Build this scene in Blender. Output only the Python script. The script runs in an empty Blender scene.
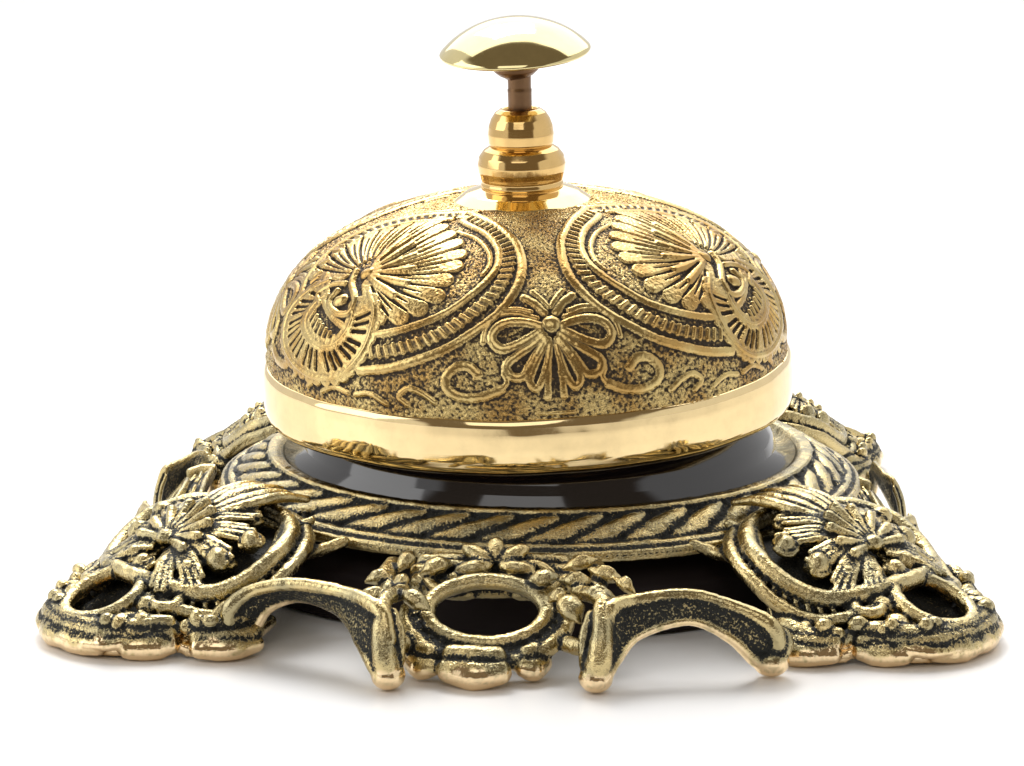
import bpy, math, random
import numpy as np
from mathutils import Vector
random.seed(4)
rng = np.random.default_rng(7)
sc = bpy.context.scene
K = 1.42e-4                      # metres per modelling unit (the stand is about 13 cm wide)

# ------------------------------------------------------------------ camera
D = 2840.0; ELEV = math.radians(15.1); PITCH = math.radians(11.8); YAW = math.atan(15.0/2840.0)
cam = bpy.data.cameras.new('camera'); cam_o = bpy.data.objects.new('camera', cam)
sc.collection.objects.link(cam_o); sc.camera = cam_o
cam.sensor_width = 36.0; cam.lens = 36.0*2840.0/1024.0
cam.clip_start = 0.01; cam.clip_end = 50.0
cam_o.location = (0, -D*math.cos(ELEV)*K, D*math.sin(ELEV)*K)
cam_o.rotation_euler = (math.pi/2-PITCH, 0, YAW)

# ------------------------------------------------------------------ world: white studio, dim towards the photographer
world = bpy.data.worlds.new('World'); sc.world = world; world.use_nodes = True
nt = world.node_tree; nt.nodes.clear()
def N(nt, t, **kw):
    n = nt.nodes.new(t)
    for k, v in kw.items(): setattr(n, k, v)
    return n
def M_(nt, op, a, b=None, c=None, clamp=False):
    n = nt.nodes.new('ShaderNodeMath'); n.operation = op; n.use_clamp = clamp
    for i, v in enumerate((a, b, c)):
        if v is None: continue
        if isinstance(v, (int, float)): n.inputs[i].default_value = v
        else: nt.links.new(v, n.inputs[i])
    return n.outputs[0]
def smooth(nt, v, a, b):
    n = nt.nodes.new('ShaderNodeMapRange'); n.interpolation_type = 'SMOOTHSTEP'
    nt.links.new(v, n.inputs[0]); n.inputs[1].default_value = a; n.inputs[2].default_value = b
    return n.outputs[0]
tc = N(nt, 'ShaderNodeTexCoord'); sep = N(nt, 'ShaderNodeSeparateXYZ')
nt.links.new(tc.outputs['Generated'], sep.inputs[0])
X, Y, Z = sep.outputs
front = smooth(nt, M_(nt, 'MULTIPLY', Y, -1.0), -0.26, -0.14)
low = smooth(nt, Z, -0.9, -0.2)
side = M_(nt, 'SUBTRACT', 1.0, smooth(nt, M_(nt, 'ABSOLUTE', X), 0.66, 0.74))
mask = M_(nt, 'MULTIPLY', M_(nt, 'MULTIPLY', front, low), side)
mask = M_(nt, 'MULTIPLY', mask, 0.93)
mix = N(nt, 'ShaderNodeMix', data_type='RGBA')
nt.links.new(mask, mix.inputs[0])
mix.inputs[6].default_value = (1.0, 0.99, 0.98, 1); mix.inputs[7].default_value = (0.16, 0.115, 0.065, 1)
bg = N(nt, 'ShaderNodeBackground'); bg.inputs[1].default_value = 0.82
wo = N(nt, 'ShaderNodeOutputWorld')
nt.links.new(mix.outputs[2], bg.inputs[0]); nt.links.new(bg.outputs[0], wo.inputs[0])

def area(name, loc, target, size, power, col=(1, 1, 1), sy=None):
    l = bpy.data.lights.new(name, 'AREA'); l.shape = 'RECTANGLE'; l.size = size; l.size_y = sy or size
    l.energy = power; l.color = col
    o = bpy.data.objects.new(name, l); sc.collection.objects.link(o)
    o.location = loc
    o.rotation_euler = (Vector(target)-Vector(loc)).to_track_quat('-Z', 'Y').to_euler()
    return o
area('softbox_overhead', (-0.08, 0.45, 0.65), (0, 0, 0.02), 0.35, 3.9)
area('background_fill_light', (0, 2.9, 2.3), (0, 2.2, 0), 4.8, 100.0)  # added fill, keeps the far tabletop white
area('softbox_side', (-0.75, -0.10, 0.40), (0, 0, 0.03), 0.60, 1.7)
area('front_glint_light', (-0.10, -0.62, 0.62), (0, 0, 0.05), 0.50, 1.0)  # added light for the button's bright lobe and glints on the metal
sc.view_settings.view_transform = 'Standard'; sc.view_settings.look = 'None'
sc.view_settings.exposure = 0.0; sc.view_settings.gamma = 1.0

# ------------------------------------------------------------------ materials
def base_mat(name):
    m = bpy.data.materials.new(name); m.use_nodes = True
    b = m.node_tree.nodes['Principled BSDF']
    return m, m.node_tree, b
def coords(nt):
    t = N(nt, 'ShaderNodeTexCoord'); mp = N(nt, 'ShaderNodeMapping')
    mp.inputs['Scale'].default_value = (1/K,)*3
    nt.links.new(t.outputs['Object'], mp.inputs[0]); return mp.outputs[0]
def noise(nt, co, scale, detail=3, rough=0.55):
    n = N(nt, 'ShaderNodeTexNoise'); n.inputs['Scale'].default_value = scale
    n.inputs['Detail'].default_value = detail; n.inputs['Roughness'].default_value = rough
    nt.links.new(co, n.inputs['Vector']); return n.outputs[0]
def mixc(nt, f, a, b):
    n = N(nt, 'ShaderNodeMix', data_type='RGBA')
    if isinstance(f, (int, float)): n.inputs[0].default_value = f
    else: nt.links.new(f, n.inputs[0])
    for i, v in ((6, a), (7, b)):
        if isinstance(v, tuple): n.inputs[i].default_value = v+(1,)
        else: nt.links.new(v, n.inputs[i])
    return n.outputs[2]

def antique(name, gold, gold2, dark, grain, rough_g, bump, gscale=0.45):
    """cast brass with black patina left in its recesses (vertex attribute 'patina')"""
    m, nt, b = base_mat(name); co = coords(nt)
    at = N(nt, 'ShaderNodeAttribute', attribute_name='patina'); p = at.outputs['Fac']
    ag = N(nt, 'ShaderNodeAttribute', attribute_name='grain'); g = ag.outputs['Fac']
    n1 = noise(nt, co, gscale, 2, 0.6); n2 = noise(nt, co, 0.03, 3, 0.5)
    d = M_(nt, 'MULTIPLY', M_(nt, 'SUBTRACT', n1, 0.5), M_(nt, 'MULTIPLY', g, grain))
    big = M_(nt, 'MULTIPLY', M_(nt, 'SUBTRACT', n2, 0.5), M_(nt, 'MULTIPLY', g, 0.5))
    f = M_(nt, 'ADD', M_(nt, 'ADD', p, d), big)
    f = smooth(nt, f, 0.28, 0.78)
    gc = mixc(nt, smooth(nt, n2, 0.35, 0.65), gold, gold2)
    worn = N(nt, 'ShaderNodeAttribute', attribute_name='worn').outputs['Fac']
    gc = mixc(nt, worn, gc, (0.95, 0.73, 0.44))
    nt.links.new(mixc(nt, f, gc, dark), b.inputs['Base Color'])
    nt.links.new(M_(nt, 'SUBTRACT', 1.0, M_(nt, 'MULTIPLY', f, 0.75)), b.inputs['Metallic'])
    nt.links.new(M_(nt, 'SUBTRACT', M_(nt, 'ADD', rough_g, M_(nt, 'MULTIPLY', f, 0.35)), M_(nt, 'MULTIPLY', worn, 0.08)), b.inputs['Roughness'])
    bp = N(nt, 'ShaderNodeBump'); bp.inputs['Distance'].default_value = K*bump; bp.inputs['Strength'].default_value = 1.0
    nt.links.new(M_(nt, 'MULTIPLY', n1, g), bp.inputs['Height']); nt.links.new(bp.outputs[0], b.inputs['Normal'])
    return m
def polished(name, col, rough, wob=1.2, wscale=0.012, tint=None):
    m, nt, b = base_mat(name); co = coords(nt)
    n = noise(nt, co, wscale, 2, 0.45); n2 = noise(nt, co, 0.05, 4, 0.6); n3 = noise(nt, co, 0.6, 2)
    c = mixc(nt, smooth(nt, n2, 0.3, 0.75), col, tint or tuple(v*0.9 for v in col))
    nt.links.new(c, b.inputs['Base Color']); b.inputs['Metallic'].default_value = 1
    nt.links.new(M_(nt, 'ADD', M_(nt, 'ADD', rough, M_(nt, 'MULTIPLY', n3, rough*0.8)), M_(nt, 'MULTIPLY', smooth(nt, n2, 0.52, 0.75), 0.10)), b.inputs['Roughness'])
    bp = N(nt, 'ShaderNodeBump'); bp.inputs['Distance'].default_value = K*wob*20; bp.inputs['Strength'].default_value = 0.25
    nt.links.new(n, bp.inputs['Height']); nt.links.new(bp.outputs[0], b.inputs['Normal'])
    return m
MAT = {}
MAT['dome'] = antique('dome_antique_brass', (0.66, 0.50, 0.21), (0.50, 0.31, 0.10), (0.040, 0.025, 0.011), 1.35, 0.25, 1.4)
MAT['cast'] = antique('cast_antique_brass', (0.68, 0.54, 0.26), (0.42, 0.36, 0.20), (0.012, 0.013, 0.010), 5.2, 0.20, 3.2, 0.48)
MAT['edge'] = polished('polished_cast_edge', (0.90, 0.66, 0.36), 0.16)
MAT['band'] = polished('polished_band_brass', (0.93, 0.72, 0.38), 0.055, 0.7)
MAT['knob'] = polished('polished_knob_brass', (0.82, 0.55, 0.22), 0.07, 0.5)
MAT['button'] = polished('polished_button_brass', (0.80, 0.68, 0.35), 0.05, 0.6)
MAT['stem'] = polished('worn_stem_brass', (0.20, 0.115, 0.06), 0.28, 1.0)
def black_mat():
    m, nt, b = base_mat('glossy_black_enamel'); co = coords(nt)
    b.inputs['Base Color'].default_value = (0.010, 0.007, 0.008, 1)
    n = noise(nt, co, 0.3, 3)
    nt.links.new(M_(nt, 'ADD', 0.05, M_(nt, 'MULTIPLY', n, 0.06)), b.inputs['Roughness'])
    b.inputs['Specular IOR Level'].default_value = 0.9
    return m
MAT['black'] = black_mat()
m, nt_, b_ = base_mat('matte_dark_pad'); b_.inputs['Base Color'].default_value = (0.014, 0.009, 0.009, 1); b_.inputs['Roughness'].default_value = 0.75; b_.inputs['Specular IOR Level'].default_value = 0.25
MAT['pad'] = m
def floor_mat():
    m, nt, b = base_mat('white_acrylic_tabletop'); co = coords(nt)
    n = noise(nt, co, 0.02, 4)
    nt.links.new(mixc(nt, n, (0.90, 0.90, 0.905), (0.93, 0.93, 0.93)), b.inputs['Base Color'])
    b.inputs['Roughness'].default_value = 0.32
    return m
MAT['floor'] = floor_mat()

# ------------------------------------------------------------------ mesh helpers (all in modelling units)
class MB:
    def __init__(s): s.v = []; s.f = []; s.n = 0
    def add(s, v, f):
        v = np.asarray(v, float); s.v.append(v); s.f += [tuple(i+s.n for i in q) for q in f]; s.n += len(v)
    def arr(s): return np.concatenate(s.v)
def mesh_obj(name, verts, faces, mat, parent=None, smooth_=True):
    me = bpy.data.meshes.new(name); me.from_pydata((np.asarray(verts)*K).tolist(), [], faces); me.update()
    if smooth_: me.shade_smooth()
    me.materials.append(mat)
    o = bpy.data.objects.new(name, me); sc.collection.objects.link(o)
    if parent: o.parent = parent
    return o
def fattr(me, name, vals):
    a = me.attributes.new(name, 'FLOAT', 'POINT'); a.data.foreach_set('value', np.asarray(vals, dtype=np.float32))
def spline(P, n):
    P = np.asarray(P, float); m = len(P)
    if m < 3:
        t = np.linspace(0, 1, n)[:, None]; return P[0]*(1-t)+P[-1]*t
    Q = np.vstack([2*P[0]-P[1], P, 2*P[-1]-P[-2]]); out = []
    for s in np.linspace(0, m-1-1e-9, n):
        i = int(s); t = s-i; a, b, c, d = Q[i:i+4]
        out.append(0.5*((2*b)+(-a+c)*t+(2*a-5*b+4*c-d)*t*t+(-a+3*b-3*c+d)*t**3))
    return np.array(out)
def tube(mb, P, R, n=None, closed=False, seg=12, flat=1.0, up=(0, 0, 1)):
    P = np.asarray(P, float)
    if closed: P = np.vstack([P, P[:1]])
    L = np.linalg.norm(np.diff(P, axis=0), axis=1).sum(); n = n or max(6, int(L/4))
    R = np.atleast_1d(np.asarray(R, float))
    if closed:
        Q = np.vstack([P[-2:-1], P, P[1:2]]); S = []
        m = len(P)-1
        for s in np.linspace(0, m, n, endpoint=False):
            i = int(s); t = s-i; a, b, c, d = Q[i], Q[i+1], Q[i+2], Q[min(i+3, len(Q)-1)]
            S.append(0.5*((2*b)+(-a+c)*t+(2*a-5*b+4*c-d)*t*t+(-a+3*b-3*c+d)*t**3))
        S = np.array(S)
    else: S = spline(P, n)
    rr = np.interp(np.linspace(0, 1, n), np.linspace(0, 1, len(R)), R)
    T = (np.roll(S, -1, 0)-np.roll(S, 1, 0)) if closed else np.gradient(S, axis=0)
    T /= np.linalg.norm(T, axis=1)[:, None]+1e-9
    up = np.asarray(up, float)
    A = np.cross(T, up); ln = np.linalg.norm(A, axis=1)
    A[ln < 1e-3] = (1, 0, 0); A /= np.linalg.norm(A, axis=1)[:, None]
    B = np.cross(A, T)
    th = np.linspace(0, 2*math.pi, seg, endpoint=False)
    if not closed:      # round ends
        S = np.vstack([S[0]-T[0]*rr[0]*0.85, S[0]-T[0]*rr[0]*0.5, S, S[-1]+T[-1]*rr[-1]*0.5, S[-1]+T[-1]*rr[-1]*0.85])
        A = np.vstack([A[:1], A[:1], A, A[-1:], A[-1:]]); B = np.vstack([B[:1], B[:1], B, B[-1:], B[-1:]])
        rr = np.concatenate([[rr[0]*.4, rr[0]*.83], rr, [rr[-1]*.83, rr[-1]*.4]]); n += 4
    V = (S[:, None]+rr[:, None, None]*(A[:, None]*np.cos(th)[None, :, None]+flat*B[:, None]*np.sin(th)[None, :, None])).reshape(-1, 3)
    F = []
    for i in range(n if closed else n-1):
        j = (i+1) % n
        for k in range(seg):
            l = (k+1) % seg; F.append((i*seg+k, j*seg+k, j*seg+l, i*seg+l))
    if not closed:
        F.append(tuple(range(seg))); F.append(tuple((n-1)*seg+k for k in reversed(range(seg))))
    mb.add(V, F)
def blob(mb, c, r, d=(1, 0, 0), up=(0, 0, 1), nu=14, nv=9):
    d = np.asarray(d, float); d /= np.linalg.norm(d); up = np.asarray(up, float)
    s = np.cross(up, d); s /= np.linalg.norm(s)+1e-9; u = np.cross(d, s)
    V = []; F = []
    for i in range(nv):
        ph = math.pi*(i+0.5)/nv
        for j in range(nu):
            t = 2*math.pi*j/nu
            V.append(np.asarray(c)+d*r[0]*math.cos(ph)+s*r[1]*math.sin(ph)*math.cos(t)+u*r[2]*math.sin(ph)*math.sin(t))
    for i in range(nv-1):
        for j in range(nu):
            k = (j+1) % nu; F.append((i*nu+j, (i+1)*nu+j, (i+1)*nu+k, i*nu+k))
    F.append(tuple(range(nu))[::1]); F.append(tuple((nv-1)*nu+j for j in reversed(range(nu))))
    mb.add(V, F)
def petal(mb, p0, p1, w, h):
    p0 = np.asarray(p0, float); p1 = np.asarray(p1, float)
    blob(mb, (p0+p1)/2, (np.linalg.norm(p1-p0)/2, w, h), p1-p0)
def lathe(prof, n, close=False):
    prof = np.asarray(prof, float); m = len(prof); a = np.arange(n)*2*math.pi/n
    V = np.zeros((m, n, 3)); V[:, :, 0] = prof[:, :1]*np.sin(a); V[:, :, 1] = -prof[:, :1]*np.cos(a); V[:, :, 2] = prof[:, 1:2]
    F = []
    for i in range(m if close else m-1):
        i2 = (i+1) % m
        for j in range(n):
            k = (j+1) % n; F.append((i*n+j, i*n+k, i2*n+k, i2*n+j))
    return V.reshape(-1, 3), F
def refine(pts, step=2.0):
    out = [np.array(pts[0], float)]
    for a, b in zip(pts[:-1], pts[1:]):
        a = np.array(a, float); b = np.array(b, float); k = max(1, int(np.linalg.norm(b-a)/step))
        for i in range(1, k+1): out.append(a+(b-a)*i/k)
    return np.array(out)

def fuse(name, mb, mat, parent, voxel=1.6, depth=None, edge_z=None, gain=0.55, bias=0.30, rough=.55, base_grain=1.0, polish=None):
    """voxel-fuse the pieces of a casting into one surface; find its recesses for the patina"""
    me = bpy.data.meshes.new('tmp'); me.from_pydata(mb.arr().tolist(), [], mb.f); me.update()
    o = bpy.data.objects.new('tmp', me); sc.collection.objects.link(o)
    md = o.modifiers.new('r', 'REMESH'); md.mode = 'VOXEL'; md.voxel_size = voxel; md.use_smooth_shade = True
    dg = bpy.context.evaluated_depsgraph_get(); ev = o.evaluated_get(dg)
    m2 = bpy.data.meshes.new_from_object(ev); bpy.data.objects.remove(o); bpy.data.meshes.remove(me)
    nv = len(m2.vertices); co = np.empty(nv*3); m2.vertices.foreach_get('co', co); co = co.reshape(-1, 3)
    ne = len(m2.edges); ed = np.empty(ne*2, dtype=np.int32); m2.edges.foreach_get('vertices', ed); ed = ed.reshape(-1, 2)
    deg = np.bincount(ed.ravel(), minlength=nv).astype(float)+1e-9
    def lap(p):
        out = np.empty_like(p)
        for c in range(3):
            out[:, c] = (np.bincount(ed[:, 0], p[ed[:, 1], c], nv)+np.bincount(ed[:, 1], p[ed[:, 0], c], nv))/deg
        return out
    co = 0.5*co+0.5*lap(co)
    nr = np.empty(nv*3); m2.vertices.foreach_get('normal', nr); nr = nr.reshape(-1, 3)
    def lap1(x): return (np.bincount(ed[:, 0], x[ed[:, 1]], nv)+np.bincount(ed[:, 1], x[ed[:, 0]], nv))/deg
    q = rng.normal(0, 1, nv); tot = np.zeros(nv)
    for i in range(1, 15):
        q = .5*q+.5*lap1(q)
        if i in (1, 4, 14): tot += q/q.std()*{1: .22, 4: .42, 14: .55}[i]
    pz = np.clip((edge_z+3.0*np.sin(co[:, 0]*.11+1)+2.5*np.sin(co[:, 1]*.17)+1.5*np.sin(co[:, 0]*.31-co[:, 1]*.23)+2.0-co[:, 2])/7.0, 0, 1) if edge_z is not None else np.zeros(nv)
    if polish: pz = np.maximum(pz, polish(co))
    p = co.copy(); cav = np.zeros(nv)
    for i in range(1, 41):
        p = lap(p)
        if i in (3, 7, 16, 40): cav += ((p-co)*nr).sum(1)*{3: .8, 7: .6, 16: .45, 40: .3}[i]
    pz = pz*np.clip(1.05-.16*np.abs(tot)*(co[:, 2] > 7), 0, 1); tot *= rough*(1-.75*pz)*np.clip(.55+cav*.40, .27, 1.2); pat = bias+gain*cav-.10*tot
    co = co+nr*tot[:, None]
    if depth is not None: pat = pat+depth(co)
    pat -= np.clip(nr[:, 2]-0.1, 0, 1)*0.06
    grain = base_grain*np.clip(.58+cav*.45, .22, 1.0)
    if edge_z is not None:
        e = pz; pat = pat*(1-e); grain = grain*(1-e)
    co = co*K
    m2.vertices.foreach_set('co', co.ravel()); m2.name = name; m2.materials.clear(); m2.materials.append(mat); m2.update()
    m2.shade_smooth()
    fattr(m2, 'patina', np.clip(pat, -0.5, 1.6)); fattr(m2, 'grain', grain); fattr(m2, 'worn', np.clip(pz*2-1, 0, 1))
    o = bpy.data.objects.new(name, m2); sc.collection.objects.link(o); o.parent = parent
    return o

# ------------------------------------------------------------------ setting
V = [(-30000, -9000, 0), (30000, -9000, 0), (30000, 50000, 0), (-30000, 50000, 0)]
ground = mesh_obj('table_surface', V, [(0, 1, 2, 3)], MAT['floor'], smooth_=False); ground['kind'] = 'structure'

root = bpy.data.objects.new('desk_bell', None); sc.collection.objects.link(root)
root.empty_display_size = 0.02
root['label'] = 'ornate antique brass desk bell with polished push button on an openwork cast base'
root['category'] = 'desk bell'

# ------------------------------------------------------------------ bell assembly (leans a little on its post)
TX, TY = math.radians(3.0), math.radians(-1.6)
def Rx(a): c, s = math.cos(a), math.sin(a); return np.array([[1, 0, 0], [0, c, -s], [0, s, c]])
def Ry(a): c, s = math.cos(a), math.sin(a); return np.array([[c, 0, s], [0, 1, 0], [-s, 0, c]])
MT = Ry(TY)@Rx(TX); PV = np.array([0, 0, 150.])
def bell(V): return (np.asarray(V)-PV)@MT.T+PV+np.array([1.5, 0, 0])
A_, B_, NN, Z0, RC = 255., 162., 2.34, 193., 60.
PHM = math.acos((RC/A_)**(NN/2))
def prof(t):
    a = (1-np.asarray(t))*PHM; return A_*np.cos(a)**(2/NN), Z0+B_*np.sin(a)**(2/NN)
def dpt(az, t):
    r, z = prof(t); a = np.radians(az); return np.stack([r*np.sin(a), -r*np.cos(a), z+0*a], -1)

nA, nT = 360, 300
# sector grid 0..90 degrees
tt = np.linspace(0, 1, 4000); rr_, zz_ = prof(tt); s_ = np.concatenate([[0], np.cumsum(np.hypot(np.diff(rr_), np.diff(zz_)))])
tg = np.interp(np.linspace(0, s_[-1], nT), s_, tt)
azg = np.linspace(0, 90, nA+1)
G = dpt(azg[None, :]*np.ones((nT, 1)), tg[:, None]*np.ones((1, nA+1)))
H = np.zeros(G.shape[:2]); SM = np.zeros(G.shape[:2])
def stroke(pts, w, h, mode='ridge', n=None, taper=False, tw=None):
    """raise (or cut) a rounded ridge of half width w along (azimuth, t) points"""
    global H, SM
    P = spline(np.array(pts, float), n or max(3, len(pts)*4)) if len(pts) > 2 else np.array(pts, float)
    if len(pts) == 2: P = spline(P, 5)
    q = dpt(P[:, 0], np.clip(P[:, 1], 0, 1))
    lo = q.min(0)-w-1; hi = q.max(0)+w+1
    msk = ((G >= lo) & (G <= hi)).all(-1)
    if not msk.any(): return
    g = G[msk]; best = np.full(len(g), 1e9)
    for i in range(len(q)-1):
        a, b = q[i], q[i+1]; ab = b-a; L = ab@ab+1e-9
        s = np.clip(((g-a)@ab)/L, 0, 1); d = np.linalg.norm(g-a-s[:, None]*ab, axis=1)
        if taper:
            u = (i+s)/(len(q)-1); ww = tw(u) if tw else 1-0.75*u
            d = d/np.maximum(ww, .15)
        best = np.minimum(best, d)
    x = np.clip(1-(best/w)**2, 0, 1)
    if mode == 'ridge':
        H[msk] = np.maximum(H[msk], h*np.sqrt(x)); SM[msk] = np.maximum(SM[msk], np.clip(x*2, 0, 1))
    elif mode == 'plate':
        y = np.clip((1-best/w)*4, 0, 1); H[msk] = np.maximum(H[msk], h*y*y*(3-2*y)); SM[msk] = np.maximum(SM[msk], y*.8)
    else: H[msk] -= h*x
def mir(L): return [(90-a, t) for a, t in L]
outer = [(43.6, 0.05), (22.9, 0.107), (10.6, 0.207), (7.0, 0.302), (6.6, 0.403), (8.8, 0.499), (12.4, 0.585), (17.5, 0.66), (23.3, 0.731), (29.8, 0.784), (36.4, 0.825), (43.3, 0.848)]
bead = [(41.8, 0.08), (22.6, 0.139), (12.9, 0.237), (10.6, 0.322), (11.3, 0.417), (14.1, 0.501), (18.4, 0.578), (23.4, 0.652), (29.7, 0.714), (36.2, 0.754), (42.4, 0.777)]
inner = [(40.8, 0.11), (23.7, 0.172), (15.4, 0.257), (13.7, 0.349), (16.0, 0.432), (20.2, 0.513), (24.6, 0.581), (30.9, 0.641), (36.7, 0.68), (42.0, 0.705)]
inner2 = [(35.8, 0.178), (25.1, 0.213), (18.3, 0.279), (16.4, 0.354), (17.7, 0.407)]
for f in (lambda q: q, mir):
    stroke(f(outer), 4.8, 3.8); stroke(f(inner), 4.2, 3.6); stroke(f(inner2), 2.8, 2.6)
    stroke(f(bead), 6.5, 1.6, 'plate')
    B = spline(np.array(f(bead)), 400); q = dpt(B[:, 0], B[:, 1]); L = np.concatenate([[0], np.cumsum(np.linalg.norm(np.diff(q, axis=0), axis=1))])
    for s in np.arange(6, L[-1]-4, 8.2):
        i = int(np.interp(s, L, np.arange(400))); i = min(max(i, 1), 398)
        T = q[i+1]-q[i-1]; T /= np.linalg.norm(T); r0 = math.hypot(q[i][0], q[i][1])
        nrm = np.array([q[i][0]/r0, q[i][1]/r0, 0.6]); S = np.cross(nrm, T); S /= np.linalg.norm(S)
        # little slanted bead between the rims, expressed again in (azimuth, t)
        e = []
        for k in (-4.6, 4.6):
            pnt = q[i]+S*k+T*k*0.28; az = math.degrees(math.atan2(pnt[0], -pnt[1]))
            rz = math.hypot(pnt[0], pnt[1]); tq = float(tt[np.argmin((rr_-rz)**2+(zz_-pnt[2])**2)]); e.append((az, tq))
        stroke(e, 2.5, 4.0)
# scrolls and bow flower at 0 degrees (the flower of the next face is its mirror at 90)
fl = {
 'a': [(2.4, .641), (5.6, .622), (9.6, .62), (12.4, .645), (13.3, .69), (11.2, .727), (8.1, .715), (5.1, .687), (2.6, .66)],
 'b': [(1.9, .676), (4.3, .712), (7.7, .752), (10.0, .79), (9.2, .83), (6.8, .835), (5.2, .794), (3.4, .742), (1.5, .693)],
 'c': [(1.0, .697), (2.5, .74), (4.2, .797), (5.2, .848), (4.0, .878), (2.5, .84), (1.5, .785), (.7, .72)],
 'd': [(.5, .706), (1.1, .766), (1.5, .839), (1.7, .908)],
 'e': [(1.4, .585), (3.3, .546), (6.0, .515)],
 'f': [(.3, .56), (1.8, .525), (3.8, .49)],
 'g': [(3.2, .607), (7.8, .583), (12.3, .592), (14.7, .645), (15.2, .70)],
 'h': [(4.4, .578), (8.1, .563), (12.1, .575)],
 'i': [(16.0, .826), (17.9, .796), (20.7, .80), (22.8, .846), (21.9, .889), (19.0, .91), (14.7, .904), (11.1, .878)],
 'j': [(9.6, .777), (10.6, .815), (9.9, .85), (10.9, .878)],
 'k': [(25, .93), (28, .90), (31, .89), (33, .92), (31, .945)],
 'l': [(36, .95), (40, .925), (44, .935)],
}
for f in (lambda q: q, mir):
    for k, L in fl.items():
        stroke(f(L), {'a': 5.0, 'b': 4.6, 'c': 4.2, 'g': 3.4, 'h': 2.6, 'j': 2.8, 'e': 4.6, 'f': 3.0, 'i': 4.8, 'd': 3.6, 'k': 3.2, 'l': 2.8}[k], {'a': 4.2, 'b': 4.0, 'c': 3.8}.get(k, 3.0))
    stroke(f([(0, .632), (.2, .634)]), 8.5, 6.5)
    stroke(f([(6, .64), (9.5, .672)]), 1.0, 1.6)
    stroke(f([(-3, .965), (4, .962)]), 2.0, 2.0)
# shell of the medallion
C0 = (53.1, .46)
def L2(a, b, u): return (a[0]+(b[0]-a[0])*u, a[1]+(b[1]-a[1])*u)
fan = [(55.1, .127), (46.5, .17), (38.5, .205), (32.0, .25), (28.0, .31), (27.0, .37), (28.0, .44), (28.6, .515), (31.8, .575), (35.8, .622), (41.5, .632)]
fanu = [(62, .15), (68, .18), (73, .23), (76, .28), (79, .34), (81, .41), (81, .48), (79, .55)]
for e in fan: stroke([L2(C0, e, .22), L2(C0, e, .6), L2(C0, e, 1.0)], 9.5, 3.0, 'plate')
for e in fanu: stroke([L2(C0, e, .35), L2(C0, e, .7), L2(C0, e, .98)], 7.0, 2.4, 'plate')
allf = fan[::-1]+fanu
for a, b in zip(allf[:-1], allf[1:]):
    m = L2(a, b, .5)
    for k, (u0, u1) in zip((.0, .5), ((.30, .95), (.42, .82))):
        e = L2(a, b, .5) if k == 0 else a
        c1 = L2(C0, e, u0); c2 = L2(C0, e, (u0+u1)/2); c3 = L2(C0, e, u1)
        stroke([c1, c2, c3], 2.3 if k == 0 else 1.7, 4.0 if k == 0 else 3.0, 'cut', taper=True, tw=lambda u: .45+.55*np.sin(np.clip(u, 0, 1)*math.pi))
f2 = [(55.5, .25), (49, .28), (43.4, .335), (40, .40), (39, .47), (40.5, .53)]
for e in f2:
    stroke([L2(C0, e, .15), L2(C0, e, .6), L2(C0, e, 1.0)], 5.0, 5.0)
for a, b in zip(f2[:-1], f2[1:]): stroke([L2(C0, L2(a, b, .5), .35), L2(C0, L2(a, b, .5), 1.05)], 1.8, 3.0, 'cut')
stroke([(53, .45), (54, .46)], 7, 6.5)
# wreath and curl
w_out = [(48.2, .537), (43.4, .614), (42.5, .733), (44.9, .823), (49.1, .885), (56.8, .908), (64, .89), (70, .85), (73.5, .789), (75, .706), (72, .61), (66, .53)]
w_in = [(51.2, .576), (49.2, .661), (50.2, .739), (54.2, .783), (60.1, .774), (64.7, .725), (65.5, .66), (63, .594)]
W1, W2 = spline(np.array(w_out), 60), spline(np.array(w_in), 60)
for i in range(2, 59, 2): stroke([tuple(W1[i]), tuple(W2[i])], 9, 3.2, 'plate')
stroke(w_out, 3.2, 4.6); stroke(w_in, 2.8, 4.2)
for i in np.linspace(5, 54, 22):
    i = int(i); a, b = W1[i], W2[min(i+4, 59)]
    stroke([L2(a, b, .25), L2(a, b, .75)], 2.6, 4.6, 'cut')
stroke([(58.6, .46), (56.3, .515), (51.5, .576), (50.8, .633), (54.8, .648), (59.4, .613), (59.5, .561)], 4.2, 5.6)
stroke([(58.8, .521), (63, .54), (66.2, .597), (63.1, .626)], 3.4, 5.0)
stroke([(55.6, .59), (56.6, .60)], 7, 6.5)
stroke([(48, .06), (44, .03)], 5, 3); stroke([(57, .08), (66, .10), (76, .17)], 3, 2.6); stroke([(62, .05), (74, .10)], 2.4, 2.2)
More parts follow.
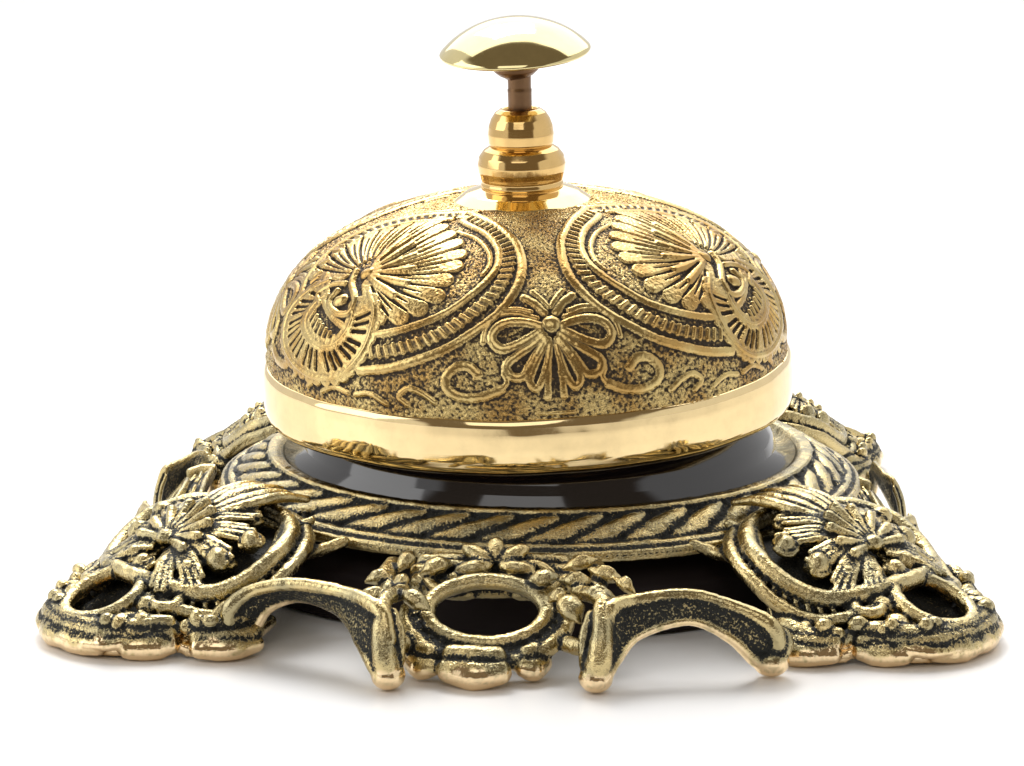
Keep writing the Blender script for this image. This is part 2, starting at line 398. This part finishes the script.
# hand-chased ground between the ornaments
def bnoise(shape, cell):
    h, w = shape; g = rng.normal(0, 1, (int(h/cell)+3, int(w/cell)+3))
    y = np.arange(h)/cell; x = np.arange(w)/cell; yi = y.astype(int); xi = x.astype(int); fy = (y-yi)[:, None]; fx = (x-xi)[None]
    return (g[yi][:, xi]*(1-fy)*(1-fx)+g[yi+1][:, xi]*fy*(1-fx)+g[yi][:, xi+1]*(1-fy)*fx+g[yi+1][:, xi+1]*fy*fx)
idx = np.arange(1440)*0.25 % 180; idx = np.where(idx > 90, 180-idx, idx); ii = np.round(idx*4).astype(int)
HF = H[:, ii]; SF = SM[:, ii]
stip = bnoise(HF.shape, 2.1)*0.65+bnoise(HF.shape, 1.2)*0.45
HF = HF+stip*(0.18+0.60*(1-SF))
def blur(a, k):
    for _ in range(2):
        c = np.cumsum(np.concatenate([a[:, -k:], a, a[:, :k]], 1), 1); a = (c[:, 2*k:]-np.concatenate([np.zeros((a.shape[0], 1)), c[:, :-2*k-1]], 1))/(2*k+1)
        p = np.pad(a, ((k+1, k), (0, 0)), 'edge'); c = np.cumsum(p, 0); a = (c[2*k+1:]-c[:-2*k-1])/(2*k+1)
    return a
cav = (blur(HF, 2)-HF)*0.9+(blur(HF, 6)-HF)*0.45
pat = 0.34+cav*0.38+(1-SF)*0.07
AZ0 = 6.0
azf = np.arange(1440)*0.25+AZ0
P = dpt(azf[None]*np.ones((nT, 1)), tg[:, None]*np.ones((1, 1440)))
dr = np.gradient(prof(tg)[0]); dz = np.gradient(prof(tg)[1]); ln = np.hypot(dr, dz); nr_, nz_ = -dz/ln, dr/ln
a = np.radians(azf)
NRM = np.stack([nr_[:, None]*np.sin(a), -nr_[:, None]*np.cos(a), nz_[:, None]*np.ones_like(a)], -1)
edgefade = np.clip(np.minimum(np.arange(nT)/4, (nT-1-np.arange(nT))/4), 0, 1)[:, None]
P = P+NRM*(HF*edgefade*0.80)[..., None]
F = [(i*1440+j, (i+1)*1440+j, (i+1)*1440+(j+1) % 1440, i*1440+(j+1) % 1440) for i in range(nT-1) for j in range(1440)]
dome = mesh_obj('bell_dome', bell(P.reshape(-1, 3)), F, MAT['dome'], root)
fattr(dome.data, 'patina', np.clip(pat, -.3, 1.5).ravel()); fattr(dome.data, 'grain', (0.12+0.80*(1-SF)).ravel())

# polished rim band, closed round the lower lip and up the inside
pb = refine([(252, 201), (257, 200.5), (260, 196), (261.5, 185), (262, 170), (261.5, 160), (260, 153), (256, 148.5), (251, 147), (246, 148.5), (243, 153), (243, 200)], 2.5)
V, F = lathe(pb, 2000, True)
an = np.arctan2(V[:, 0], -V[:, 1]); w = 0.8*np.sin(5*an+1)+0.45*np.sin(11*an+V[:, 2]*.05)+0.2*np.sin(23*an+2)
V[:, :2] *= .994*(1+w/264*0.8)[:, None]; V[:, 2] += 0.4*np.sin(7*an)+0.2*np.sin(17*an)
rim = mesh_obj('rim_band', bell(V), F, MAT['band'], root)
# flat collar
pc = refine([(20, 366), (40, 365), (55, 360), (66, 352.5), (69, 349), (69, 347), (66, 345), (56, 345)], 2)
V, F = lathe(pc, 128); mesh_obj('collar', bell(V), F, MAT['band'], root)
# turned finial: bulb with rings, then the upper nut
pf = [(33, 354), (36, 356), (38, 359), (37, 361.5), (38.5, 363.5), (40.5, 367), (39.3, 370.5), (39.8, 373), (42, 380), (42.8, 387), (41, 395), (36.5, 401), (31, 404.5), (28, 405)]
V, F = lathe(refine(pf, 1.0), 160); fin = mesh_obj('finial', bell(V), F, MAT['knob'], root)
pf = [(27, 403), (30, 404.5), (31.5, 408), (32, 416), (31, 424), (28.5, 431), (24.5, 437), (20, 440), (17.5, 440.5), (16, 438.5), (15.5, 430), (10, 425)]
V, F = lathe(refine(pf, 1.0), 160); mesh_obj('upper_nut', bell(V), F, MAT['knob'], fin)
V, F = lathe(refine([(11.3, 420), (11.5, 455), (11.7, 459), (11.1, 460), (11.3, 475), (11.3, 488)], 1.5), 48)
mesh_obj('plunger_stem', bell(V), F, MAT['stem'], root)
# push button: domed cap, thin lip, boss below; it sits a little askew on its stem
MB2 = Ry(math.radians(-1.8))@Rx(math.radians(5.5))
def btn(V): p = np.array([0, 0, 508.]); return bell(((np.asarray(V)-p)*np.array([.965, .965, 1]))@MB2.T+p+np.array([-3, 0, -23.]))
cap = [(0.1+75*math.sin(t*math.pi/2*0.985), 512+5+33*math.cos(t*math.pi/2)**1.0) for t in np.linspace(0, 1, 40)]
R_ = 148.; capc = []
for x in np.linspace(0.2, 74.5, 44): capc.append((x, 521+(math.sqrt(95.**2-x*x)-math.sqrt(95.**2-74.5**2))*0.93*33/36.5))
under = [(75.3, 519.5), (74.6, 517.8), (70, 516.5), (50, 517), (30, 516), (23, 514), (21, 508), (16, 503), (11, 500), (9, 500)]
V, F = lathe(refine(capc+under, 2), 160); F = [f[::-1] for f in F]
btn_o = mesh_obj('push_button', btn(V), F, MAT['button'], root)
V, F = lathe(refine([(25, 516), (24, 507), (22.5, 501), (17.5, 496.5), (12.5, 494), (11.5, 493)], 1.2), 64)
mesh_obj('button_boss', btn(V), F, MAT['stem'], btn_o)

# glossy black cup under the bell
pk = refine([(263, 100), (258, 92), (252, 90), (247, 96), (243, 106), (237, 122), (225, 140), (205, 156), (170, 170), (100, 178), (30, 180)], 3)
pk2 = refine([(30, 180), (30, 3), (338, 3), (340, 6), (332, 50), (300, 62), (268, 92), (263, 100)], 4)
def cup_fit(V):
    rad = np.hypot(V[:, 0], V[:, 1])+1e-6; k = np.interp(rad, [0, 243, 263, 300, 340], [0, 235, 253, 290, 326])/rad
    return np.column_stack([V[:, 0]*k+13.0, V[:, 1]*k, V[:, 2]])
V, F = lathe(np.vstack([pk, [(262, 104), (256, 80), (30, 80)]]), 200, True); cup = mesh_obj('inner_cup', cup_fit(V), F, MAT['black'], root)
V, F = lathe(refine([(30, 74), (30, 3), (336, 3), (338, 6), (330, 44), (300, 58), (262, 76), (250, 78), (30, 76)], 4), 200, True)
mesh_obj('dark_opening_pad', cup_fit(V), F, MAT['pad'], cup)  # added dark filler, shaped so the stand's openings stay dark

# ------------------------------------------------------------------ cast stand
# rope ring
def ring_top(r): return np.interp(r, [262, 270, 276, 282, 308, 315, 322, 340], [108, 119, 114, 106, 82, 82, 74, 62])
mb = MB()
pr = refine([(262, 96), (263, 103), (267, 107.5), (272, 108), (276, 104), (279, 100), (309, 76), (311, 77.5), (316, 77), (320, 73), (323, 69), (326, 65), (326, 61), (322, 58), (316, 57), (306, 60), (288, 76), (270, 86)], 3)
V, F = lathe(pr, 360, True); mb.add(V, F)
ns = 42
for k in range(ns):
    a0 = 2*math.pi*(k+.5)/ns; pts = []
    for u in np.linspace(0, 1, 7):
        r = 280.5+27.5*u; aa = a0-math.radians(9.5)*(u-.5)*1.0-math.radians(2.2)*math.sin((u-.5)*math.pi)
        pts.append((r*math.sin(aa), -r*math.cos(aa), 98.5-23*u+1.0))
    tube(mb, pts, [5, 9, 10.5, 11, 10.5, 9, 5], flat=0.62, up=(math.sin(a0), -math.cos(a0), 1.0))
def seg_ring(r, z, rad):
    tube(mb, [(r*math.sin(t), -r*math.cos(t), z) for t in np.linspace(0, 2*math.pi, 90, endpoint=False)], rad, n=360, closed=True, seg=10)
seg_ring(275.5, 104.5, 3.2); seg_ring(313, 76.5, 4.2); seg_ring(322, 70, 3.4)
RX = 13.0        # the ring sits slightly off the bell's axis
for i, v in enumerate(mb.v):
    rad = np.hypot(v[:, 0], v[:, 1]); k = np.interp(rad, [255, 262, 309, 326], [245, 252, 300, 316])/rad
    mb.v[i] = np.column_stack([v[:, 0]*k+RX, v[:, 1]*k, np.interp(v[:, 2], [50, 57, 76, 92, 108, 120], [60, 67, 81, 92, 107, 118])])
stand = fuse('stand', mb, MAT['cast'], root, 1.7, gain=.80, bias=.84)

# --- corner foot, local frame (U outwards along the diagonal, V sideways)
zc = lambda U: np.interp(U, [300, 320, 345, 380, 410, 440, 460, 490, 515, 535, 560], [82, 85, 90, 88, 74, 57, 50, 39, 27, 18, 8])
def zs(U, V): return np.maximum(zc(U)-np.interp(U, [330, 440], [16, 36])*(np.abs(V)/112.)**2.0, 6)
def cp(U, V, dz=0): return (U, V, float(zs(U, V))+dz)
OUT = [(300, 46), (345, 78), (385, 108), (418, 126), (444, 122), (464, 106), (478, 84), (490, 76), (508, 64), (526, 42), (534, 14)]
def corner_mb():
    mb = MB()
    # added plate closing the openings, darkened to stand in for their shade
    ol = spline(np.array(OUT), 60); ol = np.vstack([ol, (ol*[1, -1])[::-1]]); n = len(ol)
    rings = []; cx = np.array([440., 0.])
    rings_s = (0.03, 0.2, 0.35, 0.5, 0.65, 0.8, 0.92, 0.97); V = []
    for top in (1, 0):
        for s in (rings_s if top else rings_s[::-1]):
            for p in ol:
                q = cx+(p-cx)*s; z = float(zs(*q))
                hole = math.exp(-(((q[0]-493)/29)**2+(q[1]/27)**2)**2)*22
                z = max(z-10-hole, 5)
                V.append((q[0], q[1], z if top else max(z-9, 1.5)))
    m = len(rings_s)*2; F = []
    for i in range(m-1):
        for j in range(n):
            k = (j+1) % n; F.append((i*n+j, i*n+k, (i+1)*n+k, (i+1)*n+j))
    F.append(tuple(reversed(range(n)))); F.append(tuple((m-1)*n+j for j in range(n)))
    mb.add(V, F)
    # polished, scalloped bottom lip
    for s in (1, -1):
        for seg_ in (OUT[3:6], OUT[6:9], OUT[9:10]+[(532, 22), (536, 0)]):
            rr = [random.uniform(8, 10), random.uniform(11, 13), random.uniform(10, 13), random.uniform(9, 12)]
            P = [(u, v*s, 11.5) for u, v in seg_]; tube(mb, P, rr, n=40, seg=14)
            P = [(u-2, v*s*.97, 16) for u, v in seg_]; tube(mb, P, [q-1.5 for q in rr], n=40, seg=12)
        def inn(L, k): return [(440+(u-440)*k, v*k) for u, v in L]
        for k, z, rr in ((.965, 21, 9), (.91, 30, 9)):
            tube(mb, [(u, v*s, min(z, float(zs(u, v))+4)) for u, v in inn(OUT[2:6], k)], [rr*.7, rr, rr, rr*.8], n=40)
            tube(mb, [(u, v*s, min(z, float(zs(u, v))+4)) for u, v in inn(OUT[6:]+[(535, 0)], k)], [rr*.8, rr, rr], n=40)
        for i in range(16):
            u, v = spline(np.array(OUT[2:]), 40)[4+i*2+(i > 8)]; k = .90+random.uniform(-.02, .03)
            blob(mb, (440+(u-440)*k, v*k*s, random.uniform(22, 36)), (random.uniform(6, 11), 7, 7), (random.uniform(-1, 1), random.uniform(-1, 1), .3))
    # tip ring with notched outer rim
    def ell(cu, au, av, dz, t0=0, t1=2*math.pi, n=28, c=True):
        ts = np.linspace(t0, t1, n, endpoint=not c); return [cp(cu+au*math.cos(t), av*math.sin(t), dz) for t in ts]
    tube(mb, ell(492, 34, 35, 7), 6.5, n=90, closed=True)
    for t in np.linspace(0, 2*math.pi, 11, endpoint=False)+0.2:
        if math.cos(t) < -0.75: continue
        u, v = 488+42*math.cos(t), 50*math.sin(t); blob(mb, cp(u, v, -1), (13, 11, 11), (math.sin(t), math.cos(t), .2))
    for s in (1, -1):
        # curl where the ring meets the medallion
        tube(mb, [cp(470, 40*s, 3), cp(474, 58*s, 5), cp(462, 68*s, 5), cp(450, 60*s, 5), cp(452, 50*s, 4)], [5, 6, 6, 5, 4])
        tube(mb, [cp(486, 50*s, 2), cp(505, 66*s, 1), cp(524, 54*s, 0), cp(536, 36*s, 0)], [4, 6, 6, 4])
    # medallion frame: inner polished ring, outer strap with cross notches
    tube(mb, ell(390, 74, 99, 7), 8.5, n=130, closed=True)
    tube(mb, ell(390, 89, 115, 2, 0.5, 2*math.pi-0.5, 40, False), 6.5, n=130)
    for t in np.linspace(0.5, 2*math.pi-0.5, 44):
        if abs(t-math.pi) < .35: continue
        p = cp(390+75*math.cos(t), 103*math.sin(t), 4); q = cp(390+88*math.cos(t+.05), 112*math.sin(t+.05), 3)
        tube(mb, [p, q], 2.7, n=6, seg=8)
    # shell
    H0 = np.array([424., 0.])
    NP = 11; st_ = 250./(NP-1)
    for i, t in enumerate(np.linspace(-125, 125, NP)):
        Lr = 90-26*(abs(t)/125)**.8+6*(i % 2)+random.uniform(-5, 5)
        D_ = lambda a: np.array([math.cos(a), math.sin(a)])
        a = math.radians(180+t); dz = 12 if abs(t) > 60 else 10
        tube(mb, [cp(*(H0+12*D_(a)), 4), cp(*(H0+.5*Lr*D_(a)), 6), cp(*(H0+(Lr-6)*D_(a)), 4)], [4, .16*Lr*.5+2, .13*Lr], seg=12, flat=.55)
        for q, ln_ in ((-.36, .90), (-.13, 1.0), (.12, 1.0), (.35, .91)):
            b = math.radians(180+t+q*st_*.95); b1 = math.radians(180+t*1.04+q*st_*.85)
            tube(mb, [cp(*(H0+14*D_(b)), dz), cp(*(H0+.5*Lr*D_(b)), dz+4), cp(*(H0+Lr*ln_*D_(b1)), dz+1)], [2.2, 3.0, 3.8, 2.6], seg=8)
    for t in np.linspace(-100, 100, 9):
        a = math.radians(180+t); Lr = 42-8*abs(t)/100
        tube(mb, [cp(*(H0+4*np.array([math.cos(a), math.sin(a)])), 16), cp(*(H0+Lr*np.array([math.cos(a), math.sin(a)])), 21)], [3, 5.5], n=10, seg=10)
    blob(mb, cp(426, 0, 18), (9, 9, 8))
    for (u, v, r) in ((442, 24, 12), (442, -24, 12), (450, 0, 11), (412, 62, 13), (412, -62, 13), (432, 46, 11), (432, -46, 11), (382, 70, 11), (382, -70, 11)):
        blob(mb, cp(u, v, 8), (r, r*.85, r), (1, v/40., 0))
        a = math.atan2(v, u-400); tube(mb, [cp(u+10*math.cos(a+q), v+10*math.sin(a+q), 9) for q in np.linspace(0, 4.2, 7)], [4, 3.2, 2.5], seg=8)
    # leaf that climbs over the rope ring, with side sprigs
    for v, w_ in ((0, 9), (13, 7), (-13, 7), (25, 6), (-25, 6)):
        tube(mb, [cp(385, v*.5, 12), cp(352, v, 17), (318, v*1.15, 108), (298-abs(v)*.2, v*1.35, 107 if v == 0 else 103)], [5, w_, w_*.9, 3.5], seg=10)
    for s in (1, -1):
        tube(mb, [cp(395, 98*s, 0), cp(362, 84*s, 2), cp(338, 62*s, 2), (318, 50*s, 84), (306, 58*s, 90)], [5, 8, 8, 6, 4])
        tube(mb, [cp(350, 100*s, -2), (318, 92*s, 72), (300, 100*s, 78)], [4, 6, 5])
    return mb
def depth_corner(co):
    d = zs(co[:, 0], co[:, 1])-co[:, 2]; return np.clip((d-1)/7, 0, 1)*.45*(co[:, 2] > 16)-np.clip((-d-9)/9, 0, 1)*.16  # extra patina by depth, painting the openings' shade into the plate
feet = []
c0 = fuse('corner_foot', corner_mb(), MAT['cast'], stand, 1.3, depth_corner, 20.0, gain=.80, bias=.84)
for k, (ang, sx, dx, dy) in enumerate(((-43.5, 1.0, 1.0, 0), (-139.5, 1.0, 1.0, 0), (44.0, .98, .62, 0), (136, .92, .62, 0))):
    o = c0 if k == 0 else c0.copy()
    if k: sc.collection.objects.link(o); o.parent = stand
    o.rotation_euler.z = math.radians(ang); o.scale = (sx, dx, 1)
c0['label'] = 'right front corner foot with ringed tip'

# --- side scroll, local frame (x sideways, y outwards, z up)
LOWR = []
def polish_side(co):
    e = np.zeros(len(co))
    for k_, L in enumerate(LOWR):
        P = spline(L, 60)
        near = np.full(len(co), 1e9)
        for q in P: near = np.minimum(near, np.linalg.norm(co-(q+np.array((0, -2, -3. if k_ % 2 == 0 else 2.)))[None], axis=1))
        e = np.maximum(e, np.clip((7.0-near)/3.0, 0, 1)*(.95 if k_ % 2 == 0 else .5))
    return e
def side_mb(plain=False):
    mb = MB(); S = lambda v, w, z: (v, w, z)
    x0 = -34
    # oval ring, tilted outwards
    def oval(a, b, t, dz=0): return (x0+a*math.cos(t), 400-b*.80*math.sin(t), 50+b*.56*math.sin(t)+dz)
    T = np.linspace(0, 2*math.pi, 28, endpoint=False)
    tube(mb, [oval(51, 35, t) for t in T], [7.5], n=90, closed=True)
    TL = np.linspace(math.pi*.86, math.pi*2.14, 22)
    tube(mb, [oval(70, 52, t, -4) for t in TL], [5, 8, 8, 8, 5], n=110)
    tube(mb, [oval(61, 44, t, -6) for t in TL], [6, 8, 8, 6], n=110)
    for t in np.linspace(math.pi*1.02, math.pi*1.98, 16): tube(mb, [oval(58, 42, t, 2), oval(72, 54, t, -3)], 2.4, n=5, seg=8)
    # scalloped polished lip below
    for (a, b, r) in (((-98, 424), (-80, 442), 11), ((-66, 450), (-22, 456), 14), ((-2, 444), (14, 430), 11)):
        tube(mb, [(a[0], a[1], 14), ((a[0]+b[0])/2, (a[1]+b[1])/2+4, 12), (b[0], b[1], 14)], [r*.8, r, r*.8], flat=1.0, n=20)
        tube(mb, [(a[0]+2, a[1]-7, 26), ((a[0]+b[0])/2, (a[1]+b[1])/2-5, 25), (b[0]-2, b[1]-7, 26)], [r*.6, r*.75, r*.6], n=20)
    # curled feet and arches
    for s, ridge, lowr in ((1, [(66, 462, 44), (70, 448, 66), (92, 430, 69), (138, 420, 71), (178, 424, 61), (206, 430, 48), (213, 428, 30), (203, 420, 22)],
                              [(58, 472, 10), (64, 474, 14), (76, 456, 26), (95, 440, 42), (138, 428, 51), (172, 432, 38), (194, 430, 18), (208, 428, 11)]),
                          (-1, [(-114, 462, 44), (-124, 446, 66), (-156, 410, 70), (-200, 384, 70), (-236, 372, 61), (-256, 372, 46), (-258, 370, 30), (-250, 362, 24)],
                              [(-116, 465, 10), (-126, 460, 18), (-139, 436, 31), (-158, 396, 47), (-195, 368, 53), (-224, 362, 43), (-240, 360, 22), (-258, 364, 12)])):
        tube(mb, ridge, [6, 7.5, 6.5, 6, 6, 7.5, 7.5, 5.5], n=110, seg=14)
        tube(mb, lowr, [8, 7, 5.5, 4.5, 4.5, 5.5, 7, 8], n=110, seg=14)
        LOWR.append(np.array(lowr, float)*(1, -1, 1)); LOWR.append(np.array(ridge, float)*(1, -1, 1))
        R = spline(np.array(ridge[1:-1], float), 60); Lw = spline(np.array(lowr[1:], float), 60)
        # web between ridge and lower lip, set back, with chased hatching
        for f in np.linspace(.12, .88, 7):
            W = R*(1-f)+Lw*f; W[:, 1] -= 1.5; tube(mb, W, 5.5, n=60, seg=8)
        for i in range(4, 58, 2):
            a = R[i]*.75+Lw[i]*.25; b = R[min(i+2, 59)]*.3+Lw[min(i+2, 59)]*.7
            a[1] += 1.5; b[1] += 1.5; tube(mb, [a, b], 2.1, n=5, seg=6)
        f0 = np.array(lowr[0], float)
        blob(mb, f0+(0, -4, 3), (15, 15, 13), (s*.2, 1, 0)); 
        tube(mb, [f0+(0, -2, 4), f0+(s*3, -2, 22), f0+(s*5, -10, 42), f0+(s*4, -26, 60)], [12, 11, 9, 6], n=24, seg=14)
        tube(mb, [f0+(-s*9, -8, 12), f0+(-s*10, -14, 34), f0+(-s*4, -26, 52)], [5, 5, 4])
        e0 = np.array(lowr[-1], float); blob(mb, e0+(0, -2, 3), (16, 13, 13), (1, 0, 0)); tube(mb, [e0+(s*4, -2, 6), e0+(s*12, -6, 20), e0+(s*2, -8, 30), e0+(-s*10, -6, 24)], [9, 8, 6, 4], n=20)
    # buds and leaves around the ring
    buds = [(-106, 338, 78, 12, 8, 60), (-80, 356, 78, 14, 10, 30), (-128, 368, 72, 12, 9, 20), (-131, 402, 66, 14, 9, 5), (-95, 415, 66, 15, 10, -40), (-108, 384, 72, 9, 7, 70),
            (46, 348, 79, 15, 8, 20), (14, 378, 74, 13, 10, 10), (42, 384, 74, 13, 8, 0), (68, 372, 76, 16, 8, -25), (37, 425, 62, 16, 12, -60), (60, 412, 70, 14, 9, -10), (26, 404, 66, 9, 7, 40), (84, 392, 72, 12, 6, -45)]
    if plain: buds = []
    for v, w, z, r1, r2, an in buds:
        a = math.radians(an); d = (math.cos(a), -math.sin(a)*.8, math.sin(a)*.6)
        dd = np.array(d); q0 = np.array((v, w, z-1.)); tube(mb, [q0-dd*r1, q0-dd*r1*.3+(0, 2, 1.5), q0+dd*r1*.4+(0, 2, 1.5), q0+dd*r1*1.15], [2, r2*.95, r2, 1.5], n=16, flat=.8)
        blob(mb, (v+2, w+4, z+4), (r1*.55, 2.5, 5), d)
    # star flower on the apron
    for an in (() if plain else (90, 35, 145, -10, 190)):
        a = math.radians(an); d = np.array((math.cos(a), -math.sin(a)*.76, math.sin(a)*.65))
        p0 = np.array((-27, 345, 76.)); petal(mb, p0+d*2, p0+d*(30 if an == 90 else 36), 8.5, 8)
    for s in (1, -1):
        c = (-29+s*34, 350, 66)
        tube(mb, [(c[0]+s*17*math.cos(t), c[1]-10*math.sin(t)*.8, c[2]+11*math.sin(t)) for t in np.linspace(-.6, 3.9, 12)], [4.5, 4, 3], n=40)
        blob(mb, (c[0], c[1]+2, c[2]), (8, 7, 6))
        tube(mb, [(-29+s*8, 345, 66), (-29+s*20, 362, 56), (-29+s*44, 372, 60), (-29+s*58, 362, 68)], [4, 6, 6, 4])
    if not plain:      # leaves and stems that tie the arches to the ornament and to the corner straps
        for P, R in (([(44, 392, 66), (62, 420, 68), (72, 444, 64)], [7, 7, 6]), ([(-106, 392, 66), (-118, 420, 68), (-124, 444, 64)], [7, 7, 6]),
                                          ([(26, 416, 30), (42, 434, 30), (56, 448, 34)], [7, 8, 7]), ([(-96, 416, 30), (-108, 434, 30), (-116, 446, 34)], [7, 8, 7])):
            tube(mb, P, R)
    # plate behind the flower that joins the ornament to the ring
    for w, z, hw in ((322, 72, 60), (334, 66, 66), (346, 60, 66), (356, 58, 54)):
        tube(mb, [(-29-hw, w, z), (-29, w+2, z+1), (-29+hw, w, z)], 9, n=30)
    for s, c in ((1, 60), (-1, -118)):
        tube(mb, [(c, 322, 70), (c+s*4, 350, 68), (c, 385, 64)], [8, 9, 8])
    return mb
def flip_front(mb_):   # local (x, y outwards) -> world with outwards = -Y
    for i, v in enumerate(mb_.v): mb_.v[i] = v*np.array([1, -1, 1])
    mb_.f = [f[::-1] for f in mb_.f]; return mb_
def depth_side(co):
    return np.zeros(len(co))
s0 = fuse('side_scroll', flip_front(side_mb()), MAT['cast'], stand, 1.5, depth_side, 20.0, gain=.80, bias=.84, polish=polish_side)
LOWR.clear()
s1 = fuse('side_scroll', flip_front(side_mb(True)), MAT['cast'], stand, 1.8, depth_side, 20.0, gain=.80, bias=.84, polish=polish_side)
for ang, sy in ((90, .40), (180, .80), (270, .42)):
    o = s1 if ang == 90 else s1.copy() if ang == 270 else s0.copy()
    if ang != 90: sc.collection.objects.link(o); o.parent = stand
    o.rotation_euler.z = math.radians(ang); o.scale = (1, sy, 1) if ang == 180 else (.80, sy, .80)
    off = 320*(1-sy)*K; o.location = (math.sin(math.radians(ang))*off, -math.cos(math.radians(ang))*off, 0)
s0['label'] = 'front side scroll with oval opening and star flower'
